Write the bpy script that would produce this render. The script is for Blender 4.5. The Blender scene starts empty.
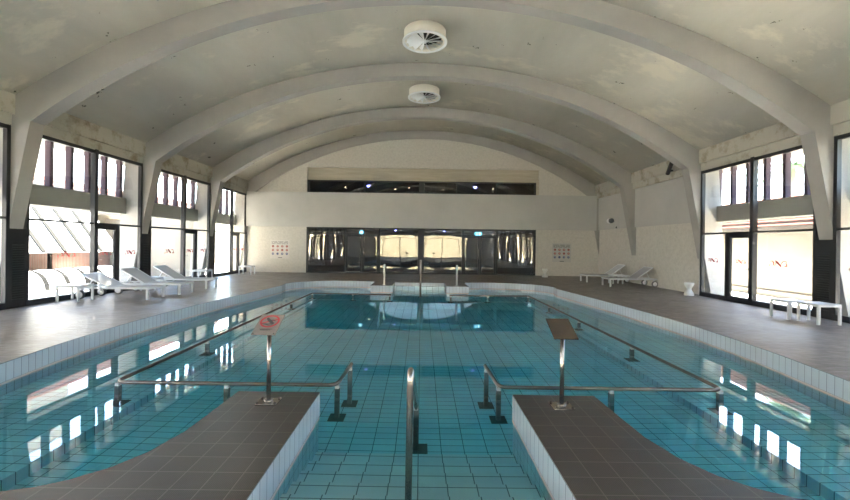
import bpy, bmesh, math, random
from mathutils import Vector, Matrix
from mathutils.geometry import tessellate_polygon
random.seed(4)
S = bpy.context.scene
COL = S.collection
PI = math.pi

# ------------------------------------------------------------------ materials
def nt(name):
    m = bpy.data.materials.new(name); m.use_nodes = True
    n = m.node_tree.nodes; l = m.node_tree.links
    for x in list(n): n.remove(x)
    out = n.new('ShaderNodeOutputMaterial')
    return m, n, l, out

def mat(name, col, rough=.5, metal=0., var=0., vscale=3., bump=0., bscale=40., spec=.5, col2=None, lo=.45, hi=.6, aniso=(1, 1, 1)):
    m, n, l, out = nt(name)
    p = n.new('ShaderNodeBsdfPrincipled')
    p.inputs['Base Color'].default_value = (*col, 1)
    p.inputs['Roughness'].default_value = rough
    p.inputs['Metallic'].default_value = metal
    p.inputs['Specular IOR Level'].default_value = spec
    l.new(p.outputs[0], out.inputs[0])
    if var or bump or col2:
        tc = n.new('ShaderNodeTexCoord')
        mp = n.new('ShaderNodeMapping'); mp.inputs['Scale'].default_value = aniso
        l.new(tc.outputs['Object'], mp.inputs[0])
    if var or col2:
        tx = n.new('ShaderNodeTexNoise'); tx.inputs['Scale'].default_value = vscale
        tx.inputs['Detail'].default_value = 8; tx.inputs['Roughness'].default_value = .65
        l.new(mp.outputs[0], tx.inputs['Vector'])
        r = n.new('ShaderNodeValToRGB')
        c2 = col2 or tuple(c * (1 - var) for c in col)
        c1 = col if col2 else tuple(min(1, c * (1 + var * .5)) for c in col)
        r.color_ramp.elements[0].color = (*c2, 1); r.color_ramp.elements[1].color = (*c1, 1)
        r.color_ramp.elements[0].position = lo if col2 else .3
        r.color_ramp.elements[1].position = hi if col2 else .7
        l.new(tx.outputs['Fac'], r.inputs[0]); l.new(r.outputs[0], p.inputs['Base Color'])
    if bump:
        bt = n.new('ShaderNodeTexNoise'); bt.inputs['Scale'].default_value = bscale
        bt.inputs['Detail'].default_value = 6
        l.new(mp.outputs[0], bt.inputs['Vector'])
        b = n.new('ShaderNodeBump'); b.inputs['Strength'].default_value = bump; b.inputs['Distance'].default_value = .02
        l.new(bt.outputs['Fac'], b.inputs['Height']); l.new(b.outputs[0], p.inputs['Normal'])
    return m

def tile(name, col, grout, w, h, mortar, rough=.3, coord='Object', var=.08, offset=0., dots=0., spec=.5, bump=.3, stripe=None, worn=0.):
    m, n, l, out = nt(name)
    p = n.new('ShaderNodeBsdfPrincipled'); p.inputs['Roughness'].default_value = rough
    p.inputs['Specular IOR Level'].default_value = spec
    l.new(p.outputs[0], out.inputs[0])
    tc = n.new('ShaderNodeTexCoord')
    b = n.new('ShaderNodeTexBrick'); b.offset = offset; b.squash = 1
    b.inputs['Scale'].default_value = 1; b.inputs['Brick Width'].default_value = w; b.inputs['Row Height'].default_value = h
    b.inputs['Mortar Size'].default_value = mortar; b.inputs['Mortar Smooth'].default_value = .1
    b.inputs['Color1'].default_value = (*[c * (1 - var) for c in col], 1)
    b.inputs['Color2'].default_value = (*[min(1, c * (1 + var)) for c in col], 1)
    b.inputs['Mortar'].default_value = (*grout, 1)
    l.new(tc.outputs[coord], b.inputs['Vector'])
    c = b.outputs['Color']
    tx = n.new('ShaderNodeTexNoise'); tx.inputs['Scale'].default_value = 1.3; tx.inputs['Detail'].default_value = 7
    l.new(tc.outputs[coord], tx.inputs['Vector'])
    mx = n.new('ShaderNodeMix'); mx.data_type = 'RGBA'; mx.blend_type = 'MULTIPLY'; mx.inputs[0].default_value = 1
    rp = n.new('ShaderNodeValToRGB')
    v = 1 - 2.2 * var
    rp.color_ramp.elements[0].color = (v, v, v, 1); rp.color_ramp.elements[0].position = .35
    rp.color_ramp.elements[1].color = (1, 1, 1, 1); rp.color_ramp.elements[1].position = .62
    l.new(tx.outputs['Fac'], rp.inputs[0])
    l.new(c, mx.inputs[6]); l.new(rp.outputs[0], mx.inputs[7])
    c = mx.outputs[2]
    if stripe:       # a joint strip of another colour between two heights of the v axis
        sp = n.new('ShaderNodeSeparateXYZ'); l.new(tc.outputs[coord], sp.inputs[0])
        a = n.new('ShaderNodeMath'); a.operation = 'GREATER_THAN'; a.inputs[1].default_value = stripe[0]
        d = n.new('ShaderNodeMath'); d.operation = 'LESS_THAN'; d.inputs[1].default_value = stripe[1]
        e = n.new('ShaderNodeMath'); e.operation = 'MULTIPLY'
        l.new(sp.outputs[1], a.inputs[0]); l.new(sp.outputs[1], d.inputs[0])
        l.new(a.outputs[0], e.inputs[0]); l.new(d.outputs[0], e.inputs[1])
        m2 = n.new('ShaderNodeMix'); m2.data_type = 'RGBA'; m2.inputs[7].default_value = (*stripe[2], 1)
        l.new(e.outputs[0], m2.inputs[0]); l.new(c, m2.inputs[6]); c = m2.outputs[2]
    l.new(c, p.inputs['Base Color'])
    bp = n.new('ShaderNodeBump'); bp.inputs['Strength'].default_value = bump; bp.inputs['Distance'].default_value = .004
    bp.invert = True
    l.new(b.outputs['Fac'], bp.inputs['Height'])
    if worn:
        mp = n.new('ShaderNodeMapping'); mp.inputs['Scale'].default_value = (1.6, 5, 1); l.new(tc.outputs[coord], mp.inputs[0])
        wn = n.new('ShaderNodeTexNoise'); wn.inputs['Scale'].default_value = 3.2; wn.inputs['Detail'].default_value = 5
        l.new(mp.outputs[0], wn.inputs['Vector'])
        wb = n.new('ShaderNodeBump'); wb.inputs['Strength'].default_value = worn; wb.inputs['Distance'].default_value = .02
        l.new(wn.outputs['Fac'], wb.inputs['Height']); l.new(wb.outputs[0], bp.inputs['Normal'])
        rr = n.new('ShaderNodeMapRange'); rr.inputs[3].default_value = rough - .1; rr.inputs[4].default_value = rough + .2
        l.new(wn.outputs['Fac'], rr.inputs[0]); l.new(rr.outputs[0], p.inputs['Roughness'])
    if dots:
        vo = n.new('ShaderNodeTexVoronoi'); vo.inputs['Scale'].default_value = 1 / dots; vo.inputs['Randomness'].default_value = 0
        l.new(tc.outputs[coord], vo.inputs['Vector'])
        b2 = n.new('ShaderNodeBump'); b2.inputs['Strength'].default_value = .8; b2.inputs['Distance'].default_value = .004; b2.invert = True
        l.new(vo.outputs['Distance'], b2.inputs['Height']); l.new(bp.outputs[0], b2.inputs['Normal'])
        l.new(b2.outputs[0], p.inputs['Normal'])
    else:
        l.new(bp.outputs[0], p.inputs['Normal'])
    return m

def glass(name, tint, refl, bump=0.):
    m, n, l, out = nt(name)
    t = n.new('ShaderNodeBsdfTransparent'); t.inputs[0].default_value = (*tint, 1)
    g = n.new('ShaderNodeBsdfGlossy'); g.inputs['Roughness'].default_value = 0.0
    g.inputs[0].default_value = (1, 1, 1, 1)
    ge = n.new('ShaderNodeNewGeometry')
    def mt(op, x, y):
        q = n.new('ShaderNodeMath'); q.operation = op; q.use_clamp = op == 'ADD'
        for i, k in enumerate((x, y)):
            if isinstance(k, (int, float)): q.inputs[i].default_value = k
            elif k is not None: l.new(k, q.inputs[i])
        return q.outputs[0]
    dt = n.new('ShaderNodeVectorMath'); dt.operation = 'DOT_PRODUCT'
    l.new(ge.outputs['Normal'], dt.inputs[0]); l.new(ge.outputs['Incoming'], dt.inputs[1])
    om = mt('SUBTRACT', 1.0, mt('ABSOLUTE', dt.outputs['Value'], None))
    fr = mt('ADD', mt('MULTIPLY', mt('POWER', om, 5.0), .9), .035 + refl)
    mx = n.new('ShaderNodeMixShader')
    l.new(fr, mx.inputs[0])
    l.new(t.outputs[0], mx.inputs[1]); l.new(g.outputs[0], mx.inputs[2]); l.new(mx.outputs[0], out.inputs[0])
    return m

def emit(name, col, s):
    m, n, l, out = nt(name)
    e = n.new('ShaderNodeEmission'); e.inputs[0].default_value = (*col, 1); e.inputs[1].default_value = s
    l.new(e.outputs[0], out.inputs[0]); return m

def water(name):
    m, n, l, out = nt(name)
    r = n.new('ShaderNodeBsdfRefraction'); r.inputs['IOR'].default_value = 1.333; r.inputs['Roughness'].default_value = 0
    r.inputs[0].default_value = (.97, 1, 1, 1)
    g = n.new('ShaderNodeBsdfGlossy'); g.inputs['Roughness'].default_value = 0; g.inputs[0].default_value = (1, 1, 1, 1)
    f = n.new('ShaderNodeFresnel'); f.inputs[0].default_value = 1.333
    tc = n.new('ShaderNodeTexCoord'); tx = n.new('ShaderNodeTexNoise'); tx.inputs['Scale'].default_value = 1.1; tx.inputs['Detail'].default_value = 2
    l.new(tc.outputs['Object'], tx.inputs['Vector'])
    b = n.new('ShaderNodeBump'); b.inputs['Strength'].default_value = .05; b.inputs['Distance'].default_value = .02
    l.new(tx.outputs['Fac'], b.inputs['Height'])
    for q in (r, g, f): l.new(b.outputs[0], q.inputs['Normal'])
    mx = n.new('ShaderNodeMixShader')
    l.new(f.outputs[0], mx.inputs[0]); l.new(r.outputs[0], mx.inputs[1]); l.new(g.outputs[0], mx.inputs[2])
    l.new(mx.outputs[0], out.inputs['Surface'])
    v = n.new('ShaderNodeVolumeAbsorption'); v.inputs['Color'].default_value = (.0, .865, 1, 1); v.inputs['Density'].default_value = .72
    l.new(v.outputs[0], out.inputs['Volume'])
    return m

def vault_mat():
    m, n, l, out = nt('ceiling_paint')
    p = n.new('ShaderNodeBsdfPrincipled'); p.inputs['Roughness'].default_value = .85
    l.new(p.outputs[0], out.inputs[0])
    tc = n.new('ShaderNodeTexCoord')
    def noise(sc, det, aniso=(1, 1, 1)):
        mp = n.new('ShaderNodeMapping'); mp.inputs['Scale'].default_value = aniso
        l.new(tc.outputs['Object'], mp.inputs[0])
        t = n.new('ShaderNodeTexNoise'); t.inputs['Scale'].default_value = sc; t.inputs['Detail'].default_value = det
        t.inputs['Roughness'].default_value = .65
        l.new(mp.outputs[0], t.inputs['Vector']); return t.outputs['Fac']
    def ramp(src, p0, p1, c0, c1):
        r = n.new('ShaderNodeValToRGB'); r.color_ramp.elements[0].position = p0; r.color_ramp.elements[1].position = p1
        r.color_ramp.elements[0].color = (*c0, 1); r.color_ramp.elements[1].color = (*c1, 1)
        l.new(src, r.inputs[0]); return r.outputs[0]
    base = ramp(noise(.5, 9, (1, .35, 1)), .35, .68, (.43, .41, .345), (.535, .51, .44))
    peel = ramp(noise(.8, 12, (.5, 1, 1)), .56, .64, (0, 0, 0), (1, 1, 1))
    mx = n.new('ShaderNodeMix'); mx.data_type = 'RGBA'; mx.inputs[7].default_value = (.60, .56, .46, 1)
    l.new(peel, mx.inputs[0]); l.new(base, mx.inputs[6])
    spots = ramp(noise(2.2, 7), .67, .685, (0, 0, 0), (1, 1, 1))
    m2 = n.new('ShaderNodeMix'); m2.data_type = 'RGBA'; m2.inputs[7].default_value = (.07, .07, .055, 1)
    l.new(spots, m2.inputs[0]); l.new(mx.outputs[2], m2.inputs[6])
    l.new(m2.outputs[2], p.inputs['Base Color'])
    return m

M = dict(
    vault=vault_mat(),
    rib=mat('rib_concrete', (.35, .335, .315), .8, var=.1, vscale=.9, bump=.06, bscale=14),
    beam=mat('beam_plaster', (.43, .41, .35), .85, col2=(.25, .215, .15), vscale=1.7, lo=.33, hi=.5, bump=.1),
    wall=mat('rough_plaster', (.55, .525, .475), .9, col2=(.48, .46, .415), vscale=9, lo=.35, hi=.6, bump=.7, bscale=15),
    band=mat('smooth_grey_render', (.45, .445, .425), .8, var=.07, vscale=.9, bump=.05),
    lintel=mat('raw_concrete', (.47, .42, .33), .85, var=.18, vscale=2.5, bump=.15, aniso=(.3, 1, 3)),
    deck=tile('deck_tiles', (.215, .178, .15), (.145, .122, .105), .20, .20, .004, .30, var=.13, dots=.03, bump=.35, worn=.7, spec=.16),
    pen=tile('deck_tiles_ribbed', (.062, .053, .048), (.15, .135, .12), .20, .20, .0035, .42, var=.1, dots=.0125),
    band_tile=tile('white_band_tiles', (.47, .52, .575), (.20, .21, .22), .125, .25, .004, .2, coord='UV', var=.03, stripe=(-.285, -.25, (.55, .47, .43))),
    pool=tile('pool_wall_tiles', (.60, .87, .98), (.18, .3, .34), .125, .25, .004, .25, coord='UV', var=.04),
    floor=tile('pool_floor_tiles', (.52, .885, 1.0), (.13, .27, .33), .25, .125, .0045, .25, var=.05),
    step=tile('pool_step_tiles', (.74, .91, 1.0), (.2, .3, .35), .25, .262, .005, .25, var=.05),
    water=water('pool_water'),
    frame=mat('black_metal_frame', (.018, .018, .02), .4, spec=.4),
    louvre=mat('black_louvre', (.012, .012, .013), .5),
    glass=glass('clear_glass', (.96, .97, .96), 0.), front_glass=glass('tinted_front_glass', (.50, .52, .52), 0.),
    dark_glass=glass('dark_glass', (.30, .31, .31), .08),
    steel=mat('brushed_steel', (.40, .37, .35), .22, 1., var=.1, vscale=20),
    steel_dk=mat('weathered_steel', (.21, .185, .17), .35, 1., var=.15, vscale=12),
    post=mat('post_green_grey', (.09, .12, .115), .45, var=.15),
    cap=mat('cap_light', (.62, .62, .60), .4),
    white=mat('white_powder_coat', (.62, .63, .66), .35),
    sling=mat('white_sling_fabric', (.56, .57, .60), .7),
    tyre=mat('grey_rubber', (.13, .13, .14), .6),
    ceramic=mat('white_ceramic', (.60, .60, .58), .3),
    diff=mat('diffuser_beige', (.70, .655, .57), .5),
    diff_w=mat('diffuser_white', (.72, .73, .74), .4),
    black=mat('black_void', (.01, .01, .01), .7),
    plate=mat('sign_plate', (.27, .245, .235), .3, var=.12, vscale=9),
    plate_b=mat('sign_plate_brown', (.055, .04, .028), .6, var=.2, vscale=14),
    red=mat('sign_red', (.55, .03, .05), .4), blue=mat('sign_blue', (.09, .11, .23), .5),
    ink=mat('ink', (.05, .05, .06), .6), red_f=mat('faded_red', (.34, .11, .10), .5),
    paper=mat('poster_white', (.58, .55, .52), .5, var=.06, vscale=6),
    decal=mat('decal_red', (.26, .022, .025), .8, spec=.1),
    fin=mat('purple_brown_fin', (.078, .055, .072), .7, spec=.15, var=.1),
    conc_o=mat('outdoor_concrete', (.22, .215, .195), .9, spec=.1, var=.1),
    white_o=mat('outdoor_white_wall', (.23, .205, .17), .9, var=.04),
    awn=mat('white_awning', (.42, .42, .41), .8),
    cover_rib=mat('cover_dark_rib', (.012, .012, .012), .9, spec=0), rib_o=mat('awning_grey_rib', (.022, .022, .021), .9, spec=0),
    brick=tile('outdoor_brick', (.15, .072, .058), (.15, .13, .115), .22, .07, .012, .9, var=.15, offset=.5),
    stone=mat('sandstone', (.60, .49, .31), .95, col2=(.22, .155, .09), vscale=2.6, lo=.36, hi=.55, bump=.8, bscale=4),
    course=mat('pale_mortar_edge', (.16, .14, .125), .95, spec=0), roof=mat('terracotta', (.07, .032, .026), .95, spec=.0, var=.2, vscale=5),
    pave=mat('pale_paving', (.74, .71, .64), .9, var=.1),
    palm=mat('palm_green', (.10, .17, .07), .6, var=.3), bark=mat('palm_bark', (.16, .12, .09), .9, var=.3),
    room=mat('lounge_dark_wall', (.10, .085, .07), .8, var=.2), roomf=mat('lounge_floor', (.09, .08, .075), .5, var=.1),
    wood=mat('brown_wood', (.22, .12, .06), .5, var=.2, aniso=(6, 6, .5)),
    pipe=mat('rusty_pipe', (.06, .05, .045), .7, var=.3, vscale=9),
    sky_lamp=emit('lamp_blue', (.22, .25, 1), 5), warm=emit('lamp_warm', (1, .75, .45), 1.6),
    exit=emit('exit_panel', (.12, .55, .75), .065), exit_w=emit('exit_figure', (.8, 1, 1), .08),
)

M['sling'].node_tree.nodes['Principled BSDF'].inputs['Alpha'].default_value = .78   # open weave
# ------------------------------------------------------------------ mesh helpers
class MB:
    def __init__(s): s.bm = bmesh.new(); s.sm = False
    def box(s, c, d, rz=0, R=None):
        r = bmesh.ops.create_cube(s.bm, size=1)['verts']
        R = R or Matrix.Rotation(rz, 3, 'Z'); c = Vector(c)
        for v in r: v.co = c + R @ Vector((v.co.x * d[0], v.co.y * d[1], v.co.z * d[2]))
        return s
    def bb(s, x0, x1, y0, y1, z0, z1):
        return s.box(((x0 + x1) / 2, (y0 + y1) / 2, (z0 + z1) / 2), (abs(x1 - x0), abs(y1 - y0), abs(z1 - z0)))
    def bar(s, a, b, w, h):
        a, b = Vector(a), Vector(b); d = b - a
        z = d.normalized(); x = z.cross(Vector((0, 0, 1)))
        x = x.normalized() if x.length > 1e-4 else Vector((1, 0, 0))
        y = z.cross(x)
        return s.box((a + b) / 2, (w, h, d.length), R=Matrix((x, y, z)).transposed())
    def prism(s, pts, axis, a, b):      # pts in the plane across axis: 'y' -> (x,z), 'x' -> (y,z), 'z' -> (x,y)
        mk = {'y': lambda p, t: (p[0], t, p[1]), 'x': lambda p, t: (t, p[0], p[1]), 'z': lambda p, t: (p[0], p[1], t)}[axis]
        A = [s.bm.verts.new(mk(p, a)) for p in pts]; B = [s.bm.verts.new(mk(p, b)) for p in pts]
        n = len(pts)
        for i in range(n): s.bm.faces.new((A[i], A[(i + 1) % n], B[(i + 1) % n], B[i]))
        for t in tessellate_polygon([[Vector((p[0], p[1], 0)) for p in pts]]):
            s.bm.faces.new([A[i] for i in t]); s.bm.faces.new([B[i] for i in reversed(t)])
        return s
    def tube(s, path, r, seg=12, caps=True):
        path = [Vector(p) for p in path]; n = len(path); rs = r if isinstance(r, (list, tuple)) else [r] * n
        T = [(path[min(i + 1, n - 1)] - path[max(i - 1, 0)]).normalized() for i in range(n)]
        u = T[0].orthogonal().normalized(); rings = []
        for i in range(n):
            u = (u - T[i] * u.dot(T[i])).normalized(); w = T[i].cross(u)
            rings.append([s.bm.verts.new(path[i] + (u * math.cos(2 * PI * k / seg) + w * math.sin(2 * PI * k / seg)) * rs[i]) for k in range(seg)])
        for i in range(n - 1):
            for k in range(seg):
                f = s.bm.faces.new((rings[i][k], rings[i][(k + 1) % seg], rings[i + 1][(k + 1) % seg], rings[i + 1][k])); f.smooth = True
        if caps:
            s.bm.faces.new(list(reversed(rings[0]))); s.bm.faces.new(rings[-1])
        return s
    def lathe(s, prof, c=(0, 0, 0), seg=32, R=None, ring=False):
        c = Vector(c); R = R or Matrix.Identity(3); rings = []
        for r, z in prof:
            rings.append([s.bm.verts.new(c + R @ Vector((r * math.cos(2 * PI * k / seg), r * math.sin(2 * PI * k / seg), z))) for k in range(seg)])
        for i in range(len(prof) - 1):
            for k in range(seg):
                f = s.bm.faces.new((rings[i][k], rings[i][(k + 1) % seg], rings[i + 1][(k + 1) % seg], rings[i + 1][k])); f.smooth = True
        if ring:
            for k in range(seg): s.bm.faces.new((rings[-1][k], rings[-1][(k + 1) % seg], rings[0][(k + 1) % seg], rings[0][k]))
        else:
            s.bm.faces.new(list(reversed(rings[0]))); s.bm.faces.new(rings[-1])
        return s
    def ribbon(s, pts, w, place, t=.003):   # flat brush stroke; place maps (a, b, depth) to a point
        n = len(pts); q = []
        for i in range(n):
            a = Vector(pts[max(i - 1, 0)]); b = Vector(pts[min(i + 1, n - 1)]); d = (b - a).normalized()
            k = w * (.45 + .55 * math.sin(PI * (i + .5) / n)) / 2
            p = Vector(pts[i]); o = Vector((-d.y, d.x)) * k; q.append((p + o, p - o))
        V = [[s.bm.verts.new(place(*p, dz)) for p in pr for dz in (0, t)] for pr in q]
        for i in range(n - 1):
            A, B = V[i], V[i + 1]
            for f in ((0, 2, 2, 0), (3, 1, 1, 3), (1, 0, 0, 1), (2, 3, 3, 2)):
                s.bm.faces.new((A[f[0]], A[f[1]], B[f[2]], B[f[3]]))
        for A in (V[0], V[-1]): s.bm.faces.new((A[0], A[1], A[3], A[2]))
        return s
    def build(s, name, m, parent=None, bevel=0, world=False):
        bmesh.ops.recalc_face_normals(s.bm, faces=s.bm.faces)
        if parent is not None and world:
            root = parent
            while root.parent: root = root.parent
            for v in s.bm.verts: v.co = v.co - root.location
        me = bpy.data.meshes.new(name); s.bm.to_mesh(me); s.bm.free()
        o = bpy.data.objects.new(name, me); COL.objects.link(o)
        if m is not None: me.materials.append(M[m])
        if parent is not None: o.parent = parent
        if bevel:
            b = o.modifiers.new('bevel', 'BEVEL'); b.width = bevel; b.segments = 2; b.limit_method = 'ANGLE'
        return o

def tag(o, label=None, cat=None, group=None, kind=None):
    if label: o['label'] = label
    if cat: o['category'] = cat
    if group: o['group'] = group
    if kind: o['kind'] = kind
    return o
def empty(name, loc, label, cat, group=None, rz=0):
    o = bpy.data.objects.new(name, None); COL.objects.link(o); o.location = loc; o.rotation_euler.z = rz
    o.empty_display_size = .1
    return tag(o, label, cat, group)
def struct(mb, name, m, label=None, cat=None, parent=None):
    o = mb.build(name, m, parent)
    if parent is None: tag(o, label, cat, kind='structure')
    return o
def dup(root, loc, rz, label, group=None):
    r = root.copy(); COL.objects.link(r); r.location = loc; r.rotation_euler.z = rz; r['label'] = label
    if group: r['group'] = group
    for ch in list(root.children):
        c = ch.copy(); COL.objects.link(c); c.parent = r
        for g in list(ch.children):
            d = g.copy(); COL.objects.link(d); d.parent = c
    return r

# ------------------------------------------------------------------ dimensions (metres, deck = 0)
GX = 9.47                                # glass line
CY = [9.47 + 4.4 * k for k in (-4, -3, -2, -1, 0, 1, 2)]   # portal frames
Y0, Y1 = -8.13, 21.9
WZ = -.28                                # water
def vault(x): return math.sqrt(16.9 ** 2 - x * x) - 9.16
def soffit(x): return math.sqrt(15.0 ** 2 - x * x) - 7.70

# ------------------------------------------------------------------ pool outline
sideR = [(4.75, 2.75), (4.98, 3.4), (5.12, 4.2), (5.28, 5.1), (5.45, 6.1), (5.56, 7.1), (5.62, 8.2), (5.62, 9.2), (5.57, 10.2), (5.49, 11.2), (5.39, 12.3), (5.27, 13.6), (5.12, 15.15)]
farR = [(5.22, 15.85), (5.05, 16.35), (4.72, 16.75), (4.25, 17.08), (3.6, 17.3), (2.9, 17.36), (2.2, 17.26), (1.86, 17.1)]
penR = [(1.0, 2.24), (1.0, 4.33), (1.87, 4.33), (1.885, 3.8), (1.90, 3.4), (1.98, 3.06), (2.10, 2.84), (2.26, 2.69), (2.42, 2.60), (2.66, 2.53), (3.1, 2.44), (3.8, 2.36), (4.35, 2.4), (4.62, 2.53)]
blkR = [(1.86, 15.55), (1.0, 15.55), (1.0, 16.95)]
right = penR + sideR + farR + blkR
left = [(-x - (.06 if x > 0 else 0), y) for x, y in right]
OUT = right + list(reversed(left))       # counter-clockwise

def grow(pts, d):
    n = len(pts); r = []
    for i in range(n):
        a, b, c = Vector(pts[i - 1]), Vector(pts[i]), Vector(pts[(i + 1) % n])
        n1 = (b - a).normalized(); n2 = (c - b).normalized()
        n1 = Vector((n1.y, -n1.x)); n2 = Vector((n2.y, -n2.x))
        m = n1 + n2; m = m / max(.5, m.dot(n1)) if m.length > 1e-3 else n1
        r.append(tuple(b + m * d))
    return r

def plate(name, outer, hole, ztop, zbot, m):
    mb = MB(); polys = [[Vector((*p, 0)) for p in outer]] + ([[Vector((*p, 0)) for p in hole]] if hole else [])
    flat = [p for q in polys for p in q]
    A = [mb.bm.verts.new((p.x, p.y, ztop)) for p in flat]
    B = [mb.bm.verts.new((p.x, p.y, zbot)) for p in flat]
    for t in tessellate_polygon(polys):
        mb.bm.faces.new([A[i] for i in t]); mb.bm.faces.new([B[i] for i in reversed(t)])
    k = 0
    for q in polys:
        for i in range(len(q)):
            a, b = k + i, k + (i + 1) % len(q)
            mb.bm.faces.new((A[a], A[b], B[b], B[a]))
        k += len(q)
    return mb.build(name, m)

# deck and peninsulas: one floor slab
XW = GX + .3
rect = [(-XW, Y0), (XW, Y0), (XW, Y1 + .2), (-XW, Y1 + .2)]
fl = plate('floor', rect, grow(OUT, .012), 0, -.24, 'deck')
tag(fl, 'brown grey tiled pool deck around the swimming pool', 'floor', kind='structure')
def ped(pts, name, label):
    o = plate(name, pts, None, .007, .0045, 'pen'); tag(o, label, 'deck', kind='structure'); return o
ped([(x, y) for x, y in penR[:14]] + [(4.62, 2.1), (1.0, 2.1)], 'trim_1', 'grey ribbed tile peninsula jutting into the pool right of the steps')
ped([(-x - .06, y) for x, y in penR[:14]][::-1] + [(-1.06, 2.1), (-4.68, 2.1)], 'trim_2', 'grey ribbed tile peninsula jutting into the pool left of the steps')

def pool_wall(name, pts, z0, z1, m, out, label):
    mb = MB(); uv = mb.bm.loops.layers.uv.new('UVMap'); s = 0; P = grow(pts, out); n = len(P)
    V = [(mb.bm.verts.new((*p, z0)), mb.bm.verts.new((*p, z1))) for p in P]
    for i in range(n):
        L = (Vector(P[(i + 1) % n]) - Vector(P[i])).length
        f = mb.bm.faces.new((V[i][0], V[(i + 1) % n][0], V[(i + 1) % n][1], V[i][1]))
        for lp, q in zip(f.loops, ((s, z0), (s + L, z0), (s + L, z1), (s, z1))): lp[uv].uv = q
        s += L
    me = bpy.data.meshes.new(name)
    bmesh.ops.reverse_faces(mb.bm, faces=mb.bm.faces)
    mb.bm.to_mesh(me); mb.bm.free()
    o = bpy.data.objects.new(name, me); COL.objects.link(o); me.materials.append(M[m])
    return tag(o, label, 'wall', kind='structure')
pool_wall('wall_pool_rim', OUT, -.29, .004, 'band_tile', 0, 'white tiled rim band of the swimming pool above the water')
pool_wall('wall_pool_basin', OUT, -1.5, -.27, 'pool', .008, 'blue tiled basin walls of the swimming pool below the water')
pf = MB().bb(-6, 6, 1.9, 18, -1.6, -1.06)
struct(pf, 'floor_pool', 'floor', 'aqua tiled bottom of the swimming pool', 'floor')
for sx, nm, w in ((1, 'trim_3', 'right'), (-1, 'trim_4', 'left')):
    struct(MB().bb(sx * 3.6, sx * 5.9, 2.0, 15.6, -1.2, -.80), nm, 'floor', 'submerged tiled ledge along the %s side of the pool' % w, 'ledge')
st = MB()
for k in range(-1, 6):
    st.bb(-1.14, 1.08, 4.24 - .262 * (6 - k) - .02, 4.24 - .262 * (5 - k), -1.2, -.96 + .12 * (5 - k))
so = struct(st, 'trim_5', 'step', 'pale blue tiled steps going down into the pool between the peninsulas', 'steps')
st = MB()
for k in range(3): st.bb(-1.1, 1.04, 17.0 - .3 * k - .3, 17.1, -1.45, -.14 - .2 * k)
struct(st, 'trim_6', 'step', 'tiled entry steps in the recess at the far end of the pool', 'steps')

# water: closed body
W = plate('pool_water', grow(OUT, .03), None, WZ, -1.55, 'water')
tag(W, 'clear still turquoise water filling the swimming pool', 'water', kind='stuff')

# ------------------------------------------------------------------ hall shell
def arc(f, x0, x1, n=28): return [(x0 + (x1 - x0) * i / n, f(x0 + (x1 - x0) * i / n)) for i in range(n + 1)]
mb = MB()
mb.prism(arc(vault, -9.9, 9.9, 48) + [(x, z + .18) for x, z in reversed(arc(vault, -9.9, 9.9, 48))], 'y', Y0 - .3, Y1 + .5)
o = struct(mb, 'ceiling', 'vault', 'grey beige vaulted concrete ceiling with peeling paint', 'ceiling')
for p in o.data.polygons: p.use_smooth = abs(p.normal.y) < .5
def portal(y, th=.36, name='trim_7'):
    inn = [(-9.86, -.1), (-9.0, 4.32)] + arc(soffit, -8.97, 8.97, 40) + [(9.0, 4.32), (9.86, -.1)]
    outr = [(10.35, -.1), (10.0, 4.75)] + [(x, vault(x) + .05) for x in [9.6 - 19.2 * i / 40 for i in range(41)]] + [(-10.0, 4.75), (-10.35, -.1)]
    return struct(MB().prism(inn + outr, 'y', y - th / 2, y + th / 2), name, 'rib', None, 'arch')
for i, y in enumerate(CY):
    p = portal(y, name='trim_%d' % (7 + i)); p['label'] = 'concrete portal arch rib number %d from the front of the hall' % (i + 1)
p = portal(Y1, .2, 'trim_14'); p['label'] = 'shallow concrete arch against the far end wall'

def beam(s, nm, lab):
    mb = MB()
    mb.bb(s * (GX - .12), s * (GX + .35), Y0, Y1 + .1, 4.46, 5.0)
    mb.bb(s * (GX - .05), s * (GX + .35), Y0, Y1 + .1, 4.2, 4.47)
    return mb
mb = beam(-1, '', ''); struct(mb, 'wall_left', 'beam', 'stained plaster beam above the left windows', 'wall')
mb = beam(1, '', ''); struct(mb, 'wall_right', 'beam', 'stained plaster beam above the right windows', 'wall')
# solid part of the right wall
mb = MB().bb(9.60, 9.95, CY[5] + .1, Y1 + .1, 0, 2.5)
struct(mb, 'wall_right_rough', 'wall', 'rough peeling plaster lower wall on the right beyond the windows', 'wall')
mb = MB().bb(9.53, 9.95, CY[5] + .1, Y1 + .1, 2.5, 4.38)
struct(mb, 'wall_right_panel', 'band', 'smooth grey upper panel of the right wall beyond the windows', 'wall')

# far end wall
BW = Y1
mb = MB().bb(-9.7, -6.2, BW, BW + .3, 0, 2.5).bb(6.2, 9.7, BW, BW + .3, 0, 2.5)
mb.prism([(-9.7, 4.33), (-6.2, 4.33)] + [(x, vault(x) + .1) for x in (-6.2, -7, -7.8, -8.6, -9.3, -9.7)], 'y', BW, BW + .3)
mb.prism([(6.35, 4.33), (9.7, 4.33)] + [(x, vault(x) + .1) for x in (9.7, 9.3, 8.6, 7.8, 7, 6.35)], 'y', BW, BW + .3)
mb.prism([(-6.2, 5.72), (6.35, 5.72)] + [(x, vault(x) + .1) for x in [6.35 - 12.55 * i / 24 for i in range(25)]], 'y', BW, BW + .3)
struct(mb, 'wall_back', 'wall', 'pale plaster far end wall under the vault', 'wall')
struct(MB().bb(-6.2, 6.35, BW + .14, BW + .4, 5.03, 5.74).bb(6.2, 6.35, BW + .05, BW + .4, 4.33, 5.2), 'trim_15', 'lintel', 'raw concrete lintel above the upper far window', 'lintel')
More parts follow.
